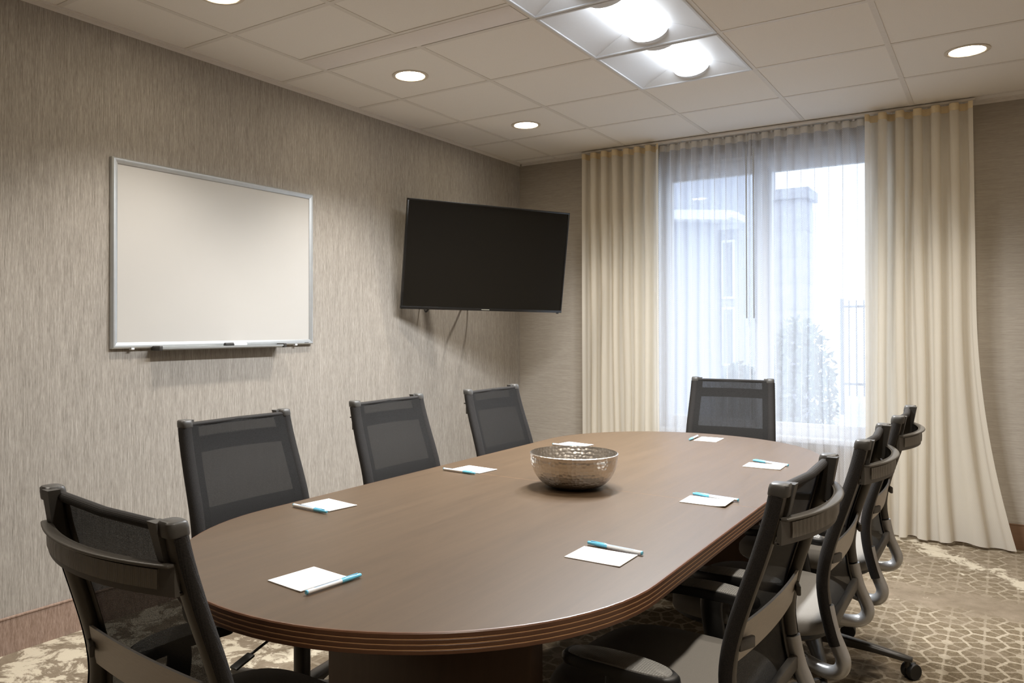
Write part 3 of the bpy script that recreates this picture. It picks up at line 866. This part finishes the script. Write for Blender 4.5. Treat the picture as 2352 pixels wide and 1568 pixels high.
# ------------------------------------------------------------------ mesh task chair
PTH = [(0.965, 0.214, -0.322), (0.90, 0.217, -0.308), (0.82, 0.221, -0.285), (0.74, 0.225, -0.259), (0.67, 0.228, -0.238),
       (0.61, 0.230, -0.226), (0.56, 0.231, -0.224), (0.50, 0.232, -0.232), (0.44, 0.233, -0.247)]
def back_at(z):
    for (za, xa, ya), (zb, xb_, yb) in zip(PTH, PTH[1:]):
        if zb <= z <= za:
            t = (za-z)/(za-zb)
            return xa+(xb_-xa)*t, ya+(yb-ya)*t
    return PTH[-1][1:] if z < PTH[-1][0] else PTH[0][1:]
def make_chair():
    t = empty('office_chair')
    for s in (-1, 1):
        up_ = smoothpath([(s*x, y, z) for z, x, y in PTH], 3)
        cut = [p for p in up_ if p.z > 0.505]
        MB().tube(cut, 0.021, 0.015, n=16, side=(1, 0, 0)).make('upright', M_FRAME, t, 50)
        # mesh sleeve wraps the outer and front faces of the upright
        sl_ = [p for p in up_ if p.z < 0.955] + [Vector((s*0.2335, -0.255, 0.415))]
        side = (s, 0, 0)
        # angle: side axis = outward; other axis = t x a
        fwd = 1 if (Vector((0, 0, -1)).cross(Vector(side))).y > 0 else -1
        a0, a1 = -0.75*fwd, 2.35*fwd
        MB().tube(sl_, 0.0245, 0.0188, n=14, side=side, a0=a0, a1=a1).make('mesh_sleeve', M_SLEEVE, t, 60)
        # satin tube: down, J-bend forward and in under the seat
        low = smoothpath([(s*0.2315, -0.230, 0.515), (s*0.233, -0.244, 0.45), (s*0.2345, -0.262, 0.405), (s*0.2345, -0.272, 0.375), (s*0.233, -0.266, 0.350),
                          (s*0.228, -0.246, 0.335), (s*0.216, -0.213, 0.333), (s*0.195, -0.165, 0.340)], 5)
        MB().tube(low, 0.0205, 0.0195, n=16, side=(1, 0, 0)).make('tube_frame', M_SILVER, t, 60)
        ar = smoothpath([(s*0.200, -0.175, 0.338), (s*0.165, -0.110, 0.348), (s*0.11, -0.05, 0.362), (s*0.06, -0.02, 0.368)], 4)
        MB().tube(ar, 0.024, 0.020, n=12).make('yoke_arm', M_FRAME, t, 60)
        # cap: a block over the top and a tapering inner flange
        m = MB()
        m.loops([sellipse(0.0225*k, 0.0205*k, 3.0, 24, s*0.2145, y, z) for k, y, z in ((0.96, -0.3185, 0.944), (1.0, -0.3185, 0.947), (1.0, -0.320, 0.958), (0.95, -0.3215, 0.966), (0.8, -0.322, 0.969))])
        x1, x2, x3 = s*0.190, s*0.165, s*0.192
        m.add([(s*0.205, -0.345, 0.966), (s*0.178, -0.345, 0.966), (s*0.198, -0.325, 0.862), (s*0.212, -0.325, 0.862),
               (s*0.205, -0.322, 0.966), (s*0.178, -0.322, 0.966), (s*0.198, -0.300, 0.862), (s*0.212, -0.300, 0.862)],
              [(0, 1, 2, 3), (7, 6, 5, 4), (0, 4, 5, 1), (1, 5, 6, 2), (2, 6, 7, 3), (3, 7, 4, 0)])
        m.make('top_cap', M_CAP, t, 45)
        # clip that holds the lower band
        m = MB(); x_, y_ = back_at(0.645)
        M2 = Matrix.Translation((s*0.205, y_-0.018, 0.640)) @ Matrix.Rotation(s*0.35, 4, 'Z')
        m.box(-0.024, 0.024, -0.005, 0.005, -0.012, 0.012, M2)
        m.make('band_clip', M_CAP, t, 40, 0.003)
    # mesh back panel
    m = MB(); nz, nx = 22, 12; g = []
    for j in range(nz+1):
        z = 0.955 - (0.955-0.455)*j/nz
        x_, y_ = back_at(z)
        for i in range(nx+1):
            u = 2*i/nx-1
            m.v.append((u*(x_-0.004), y_+0.0165 - 0.012*(1-u*u), z))
    for j in range(nz):
        for i in range(nx):
            a_ = j*(nx+1)+i
            m.f.append((a_, a_+1, a_+nx+2, a_+nx+1))
    bk = m.make('back_mesh', M_MESH, t, 180)
    MB().tube([(-0.200, -0.314, 0.951), (0, -0.326, 0.951), (0.200, -0.314, 0.951)], 0.011, 0.009, n=12).make('top_hem', M_SLEEVE, t, 60)
    # doubled mesh bands along the edge of the see-through field
    for s in (-1, 1):
        m = MB(); Ls = []
        for j in range(nz+1):
            z = 0.945-(0.945-0.47)*j/nz
            x_, y_ = back_at(z)
            for_in = s*(x_-0.045)
            Ls.append([(for_in, y_+0.006, z), (s*(x_-0.012), y_+0.009, z), (s*(x_-0.012), y_+0.011, z), (for_in, y_+0.008, z)])
        m.loops(Ls).make('side_flange', M_FRAME, t, 40)
    # bowed upper crossbar with ribbed inset
    def bar(z0, z1, off, th, w_, xl, sag):
        Ls = []
        for k in range(25):
            u = -1+2*k/24
            x = u*xl
            y = back_at((z0+z1)/2)[1] - 0.015 - sag*(1-u*u) - off
            Ls.append([(x, y, z0), (x, y-th, z0), (x, y-th*1.15, (z0+z1)/2), (x, y-th, z1), (x, y, z1)])
        return Ls
    cb = MB().loops(bar(0.850, 0.902, 0, 0.008, 0, 0.226, 0.046)).make('crossbar', M_FRAME, t, 40)
    m = MB(); m.loops(bar(0.850, 0.855, -0.001, 0.0125, 0, 0.226, 0.046)); m.loops(bar(0.897, 0.903, -0.004, 0.017, 0, 0.226, 0.046))
    m.make('crossbar_rim', M_FRAME, cb, 40, 0.0015)
    MB().loops(bar(0.861, 0.892, 0.0175, 0.0045, 0, 0.198, 0.0353)).make('crossbar_inset', M_INSET, cb, 40)
    # flat lower band across the back
    Ls = []
    for k in range(17):
        u = -1+2*k/16
        z0, z1 = 0.602, 0.682
        y0_, y1_ = back_at(z0)[1], back_at(z1)[1]
        dy = 0.010*(1-u*u)
        Ls.append([(u*0.214, y0_-0.004-dy, z0), (u*0.214, y1_-0.004-dy, z1), (u*0.214, y1_-0.010-dy, z1), (u*0.214, y0_-0.010-dy, z0)])
    MB().loops(Ls).make('back_band', M_BAND, t, 40)
    # bottom rail
    x_, y_ = back_at(0.46)
    MB().box(-0.226, 0.226, y_-0.006, y_+0.012, 0.440, 0.474).make('bottom_rail', M_FRAME, t, 40, 0.004)
    # seat cushion and shell
    lv = [(0.90, 0.408), (0.985, 0.413), (1.0, 0.425), (0.995, 0.445), (0.965, 0.460), (0.90, 0.468), (0.70, 0.473), (0.35, 0.470), (0.05, 0.469)]
    Ls = []
    for k, z in lv:
        rr = sellipse(0.252*k, 0.240*k, 3.2, 56, 0, 0.004, z)
        Ls.append([Vector((p.x, p.y, p.z - 0.016*max(0, (p.y-0.126)/0.12)**2 - (0.008*(1-(p.x/0.25)**2) if k > 0.3 and z > 0.45 else 0.0))) for p in rr])
    MB().loops(Ls).make('seat_cushion', M_SEAT, t, 60)
    Ls = [sellipse(0.250*k, 0.238*k, 3.2, 48, 0, 0.004, z) for k, z in ((0.72, 0.386), (0.93, 0.392), (0.985, 0.402), (0.985, 0.412), (0.9, 0.414))]
    MB().loops(Ls).make('seat_shell', M_BLACK, t, 50)
    # armrests
    for s in (-1, 1):
        Ls = []
        for k, z in ((0.82, 0.5530), (0.96, 0.5550), (1.0, 0.5630), (0.985, 0.5730), (0.93, 0.5780)):
            rr = sellipse(0.043*k, 0.132*k, 2.7, 40, s*0.288, -0.010, z)
            Ls.append([Vector((p.x - s*0.010*((p.y+0.010)/0.13)**2, p.y, p.z - 0.010*((p.y+0.010)/0.13)**2)) for p in rr])
        ap = MB().loops(Ls).make('arm_pad', M_BLACK, t, 50)
        Ls = []
        for k, z in ((0.90, 0.5730), (0.86, 0.5800), (0.5, 0.5815), (0.05, 0.5820)):
            rr = sellipse(0.043*k, 0.132*k, 2.7, 40, s*0.288, -0.010, z)
            Ls.append([Vector((p.x - s*0.010*((p.y+0.010)/0.13)**2, p.y, p.z - 0.010*((p.y+0.010)/0.13)**2)) for p in rr])
        MB().loops(Ls).make('pad_top', M_PAD, ap, 50)
        MB().tube(smoothpath([(s*0.284, -0.020, 0.572), (s*0.286, -0.012, 0.52), (s*0.286, -0.022, 0.44), (s*0.268, -0.026, 0.392), (s*0.20, -0.026, 0.374), (s*0.07, -0.022, 0.372)], 5),
                  0.014, 0.030, n=14, side=None if False else (1, 0, 0.6)).make('arm_support', M_BLACK, t, 60)
    # mechanism, gas column
    MB().box(-0.075, 0.075, -0.11, 0.12, 0.345, 0.388).make('tilt_mechanism', M_BLACK, t, 40, 0.012)
    col = MB().lathe([(0.027, 0.100), (0.027, 0.238), (0.024, 0.242), (0.017, 0.242), (0.017, 0.238)], 24, cap0=True).make('gas_column', M_BASEBLK, t, 40)
    MB().lathe([(0.0155, 0.235), (0.0155, 0.350)], 20, cap0=True, cap1=True).make('piston', M_BASEBLK, col, 40)
    # control lever
    lev = MB().tube([(0.07, 0.085, 0.362), (0.20, 0.085, 0.345), (0.285, 0.085, 0.322)], 0.004, n=8).make('control_lever', M_BLACK, t, 60)
    M2 = Matrix.Translation((0.315, 0.085, 0.312)) @ Matrix.Rotation(0.28, 4, 'Y')
    MB().box(-0.035, 0.035, -0.016, 0.016, -0.004, 0.004, M2).make('lever_paddle', M_BLACK, lev, 40, 0.004)
    # five-star base and casters
    base = MB().lathe([(0.030, 0.075), (0.043, 0.080), (0.043, 0.112), (0.034, 0.122), (0.028, 0.124)], 32, cap0=True, cap1=True).make('base_hub', M_BASEBLK, t, 40)
    rl = 0.325
    for k in range(5):
        an = -PI/2 + 2*PI*k/5
        d = Vector((math.cos(an), math.sin(an), 0)); q = Vector((-d.y, d.x, 0))
        Ls = []
        for r, hw, zt_, zb in ((0.030, 0.030, 0.118, 0.080), (0.10, 0.026, 0.112, 0.082), (0.22, 0.020, 0.098, 0.076), (rl-0.01, 0.0165, 0.084, 0.066), (rl+0.016, 0.012, 0.080, 0.066)):
            c = d*r
            Ls.append([c-q*hw+Vector((0, 0, zb)), c+q*hw+Vector((0, 0, zb)), c+q*hw+Vector((0, 0, zt_-0.008)), c+q*hw*0.6+Vector((0, 0, zt_)), c-q*hw*0.6+Vector((0, 0, zt_)), c-q*hw+Vector((0, 0, zt_-0.008))])
        MB().loops(Ls).make('base_leg', M_BASEBLK, t, 50)
        ca = an + 0.9 + 1.1*k
        cq = Vector((math.cos(ca), math.sin(ca), 0)); ce = d*rl
        R3 = Matrix.Rotation(ca, 4, 'Z') @ Matrix.Rotation(PI/2, 4, 'X')
        cc = ce + Vector((math.cos(ca), math.sin(ca), 0))*0.016
        m = MB()
        ax = Vector((-math.sin(ca), math.cos(ca), 0))
        for s in (-1, 1):
            ctr = cc + ax*s*0.013 + Vector((0, 0, 0.0285))
            m.lathe([(0.018, -0.008), (0.026, -0.009), (0.0285, -0.006), (0.0285, 0.006), (0.026, 0.009), (0.018, 0.008)], 24, c=ctr, M=R3, cap0=True, cap1=True)
        cw = m.make('caster', M_TYRE, t, 40)
        m = MB()
        m.tube([ce+Vector((0, 0, 0.070)), ce+Vector((0, 0, 0.040))], 0.010, n=12)
        m.box(-0.022, 0.018, -0.004, 0.004, 0.018, 0.056, Matrix.Translation(cc) @ Matrix.Rotation(ca, 4, 'Z'))
        m.make('caster_hood', M_BASEBLK, cw, 40)
    return t
# back-top centre (x, y), heading in degrees of the sitter's forward (+Y local) about Z
BK = 0.322
chairs = [('L1', 1.000, -3.668, -90, 'first black mesh chair along the left wall, under the whiteboard'),
          ('L2', 1.002, -2.852, -90, 'middle black mesh chair of the three along the left wall'),
          ('L3', 1.062, -2.100, -91, 'farthest black mesh chair along the left wall, below the television'),
          ('END', 1.885, -0.716, 185.7, 'black mesh chair at the window end, backlit by the white curtains'),
          ('NEAR', 1.924, -4.712, -5, 'black mesh chair in the left foreground with its back to the camera'),
          ('R1', 2.868, -3.676, 88, 'closest black mesh chair on the right side, silver band across its back'),
          ('R2', 2.909, -2.941, 90, 'middle black mesh chair of the three on the right side'),
          ('R3', 2.925, -2.243, 90, 'farthest black mesh chair on the right side, nearest the cream drape')]
ch0 = make_chair()
for i, (k, x, y, a_, lab) in enumerate(chairs):
    o = ch0 if i == 0 else copy_tree(ch0)
    ra = math.radians(a_)
    o.location = (x - math.sin(ra)*BK, y + math.cos(ra)*BK, 0.0)
    o.rotation_euler.z = ra
    tag(o, lab, 'chair', 'mesh office chairs around the table')

# ------------------------------------------------------------------ outside the window
M_PAVE = fine('pale_paving', srgb(196, 198, 202), 0.9, 6, 0.10)
M_SIDING = fine('pale_siding', srgb(172, 176, 188), 0.8, 30, 0.04)
M_ROOF = fine('white_roof_trim', srgb(228, 230, 236), 0.7, 20, 0.03)
M_STONE = fine('pale_stone', srgb(168, 170, 182), 0.9, 14, 0.14, 0.4)
M_FENCE = fine('dark_fence_metal', srgb(105, 108, 116), 0.5, 60, 0.05)
M_LEAF = fine('shrub_leaf', srgb(120, 132, 128), 0.8, 30, 0.3)
M_WINDK = fine('far_window_glass', srgb(128, 136, 152), 0.2, 5, 0.05)
GZ = -0.35
gr = box('ground', M_PAVE, -25, 25, 0.33, 45, GZ-0.1, GZ); tag(gr, kind='structure')
hs = empty('building', (-1.18, 9.0, GZ))
box('wall', M_SIDING, -6, 0, 0, 5, 0, 5.6, hs)
box('wall', M_SIDING, 0, 0.38, 0.4, 5, 0, 3.45, hs)
m = MB(); m.add([(-6.3, -0.5, 4.1), (0.42, -0.5, 3.52), (0.50, -0.5, 3.56), (0.50, -0.5, 3.68), (-6.3, -0.5, 4.30), (-6.3, 0.4, 4.1), (0.42, 0.4, 3.52), (0.50, 0.4, 3.56), (0.50, 0.4, 3.68), (-6.3, 0.4, 4.30)],
               [(0, 1, 2, 3, 4), (9, 8, 7, 6, 5), (0, 5, 6, 1), (1, 6, 7, 2), (2, 7, 8, 3), (3, 8, 9, 4), (4, 9, 5, 0)])
m.make('roof_overhang', M_ROOF, hs, 0)
for (x0, z0) in ((0.07, 0.9), (0.07, 2.15)):
    f = box('window', M_ROOF, x0, x0+0.24, 0.36, 0.40, z0, z0+1.1, hs)
    box('pane', M_WINDK, x0+0.04, x0+0.20, 0.35, 0.37, z0+0.05, z0+1.05, f)
tag(hs, 'pale house with white roof overhang seen through the left half of the window', 'building')
pl = empty('patio_pillar', (1.175, 4.2, GZ))
box('shaft', M_STONE, -0.22, 0.22, -0.22, 0.22, 0.0, 3.08, pl, 0.01)
box('cap', M_STONE, -0.27, 0.27, -0.27, 0.27, 3.08, 3.20, pl, 0.01)
for k in range(10):
    box('stone_course', M_STONE, -0.228, 0.228, -0.228, 0.228, 0.02+k*0.30, 0.02+k*0.30+0.27, pl, 0.008)
tag(pl, 'tall pale stone pillar outside, behind the right half of the window', 'pillar')
fe = empty('fence', (1.95, 10.5, GZ))
for z in (0.55, 1.98):
    box('rail', M_FENCE, -1.2, 3.2, -0.02, 0.02, z, z+0.04, fe)
for k in (0, 12, 24, 35):
    box('post', M_FENCE, -1.20+k*0.125, -1.14+k*0.125, -0.03, 0.03, 0.0, 2.15, fe)
for k in range(36):
    box('picket', M_FENCE, -1.19+k*0.125, -1.17+k*0.125, -0.01, 0.01, 0.35, 2.12, fe)
tag(fe, 'dark metal picket fence outside, low in the right part of the window', 'fence')
def shrub(name, loc, rad, h, n, seed, label):
    R = random.Random(seed)
    t = empty(name, loc)
    MB().tube([(0, 0, 0), (0.01, 0, h*0.5)], 0.02, n=6).make('stem', M_FENCE, t, 60)
    m = MB()
    for _ in range(n):
        u, v_ = R.uniform(0, 2*PI), math.acos(R.uniform(-1, 1))
        rr = R.uniform(0.6, 1.0)
        c = Vector((rad*rr*math.sin(v_)*math.cos(u), rad*rr*math.sin(v_)*math.sin(u), h*0.52 + h*0.48*rr*math.cos(v_)))
        a1, a2 = Vector((R.uniform(-1, 1), R.uniform(-1, 1), R.uniform(-1, 1))).normalized(), Vector((R.uniform(-1, 1), R.uniform(-1, 1), R.uniform(-1, 1))).normalized()
        s_ = 0.045
        m.add([c-a1*s_, c+a2*s_*0.5, c+a1*s_, c-a2*s_*0.5], [(0, 1, 2, 3)])
    f = m.make('foliage', M_LEAF, t, 0); f['kind'] = 'stuff'
    return tag(t, label, 'shrub')
shrub('shrub', (1.52, 2.9, GZ), 0.38, 1.75, 2600, 5, 'leafy shrub outside beside the stone pillar')
shrub('shrub', (0.80, 3.45, GZ), 0.28, 1.25, 2400, 9, 'rounded dark shrub outside, low behind the left sheer curtain')
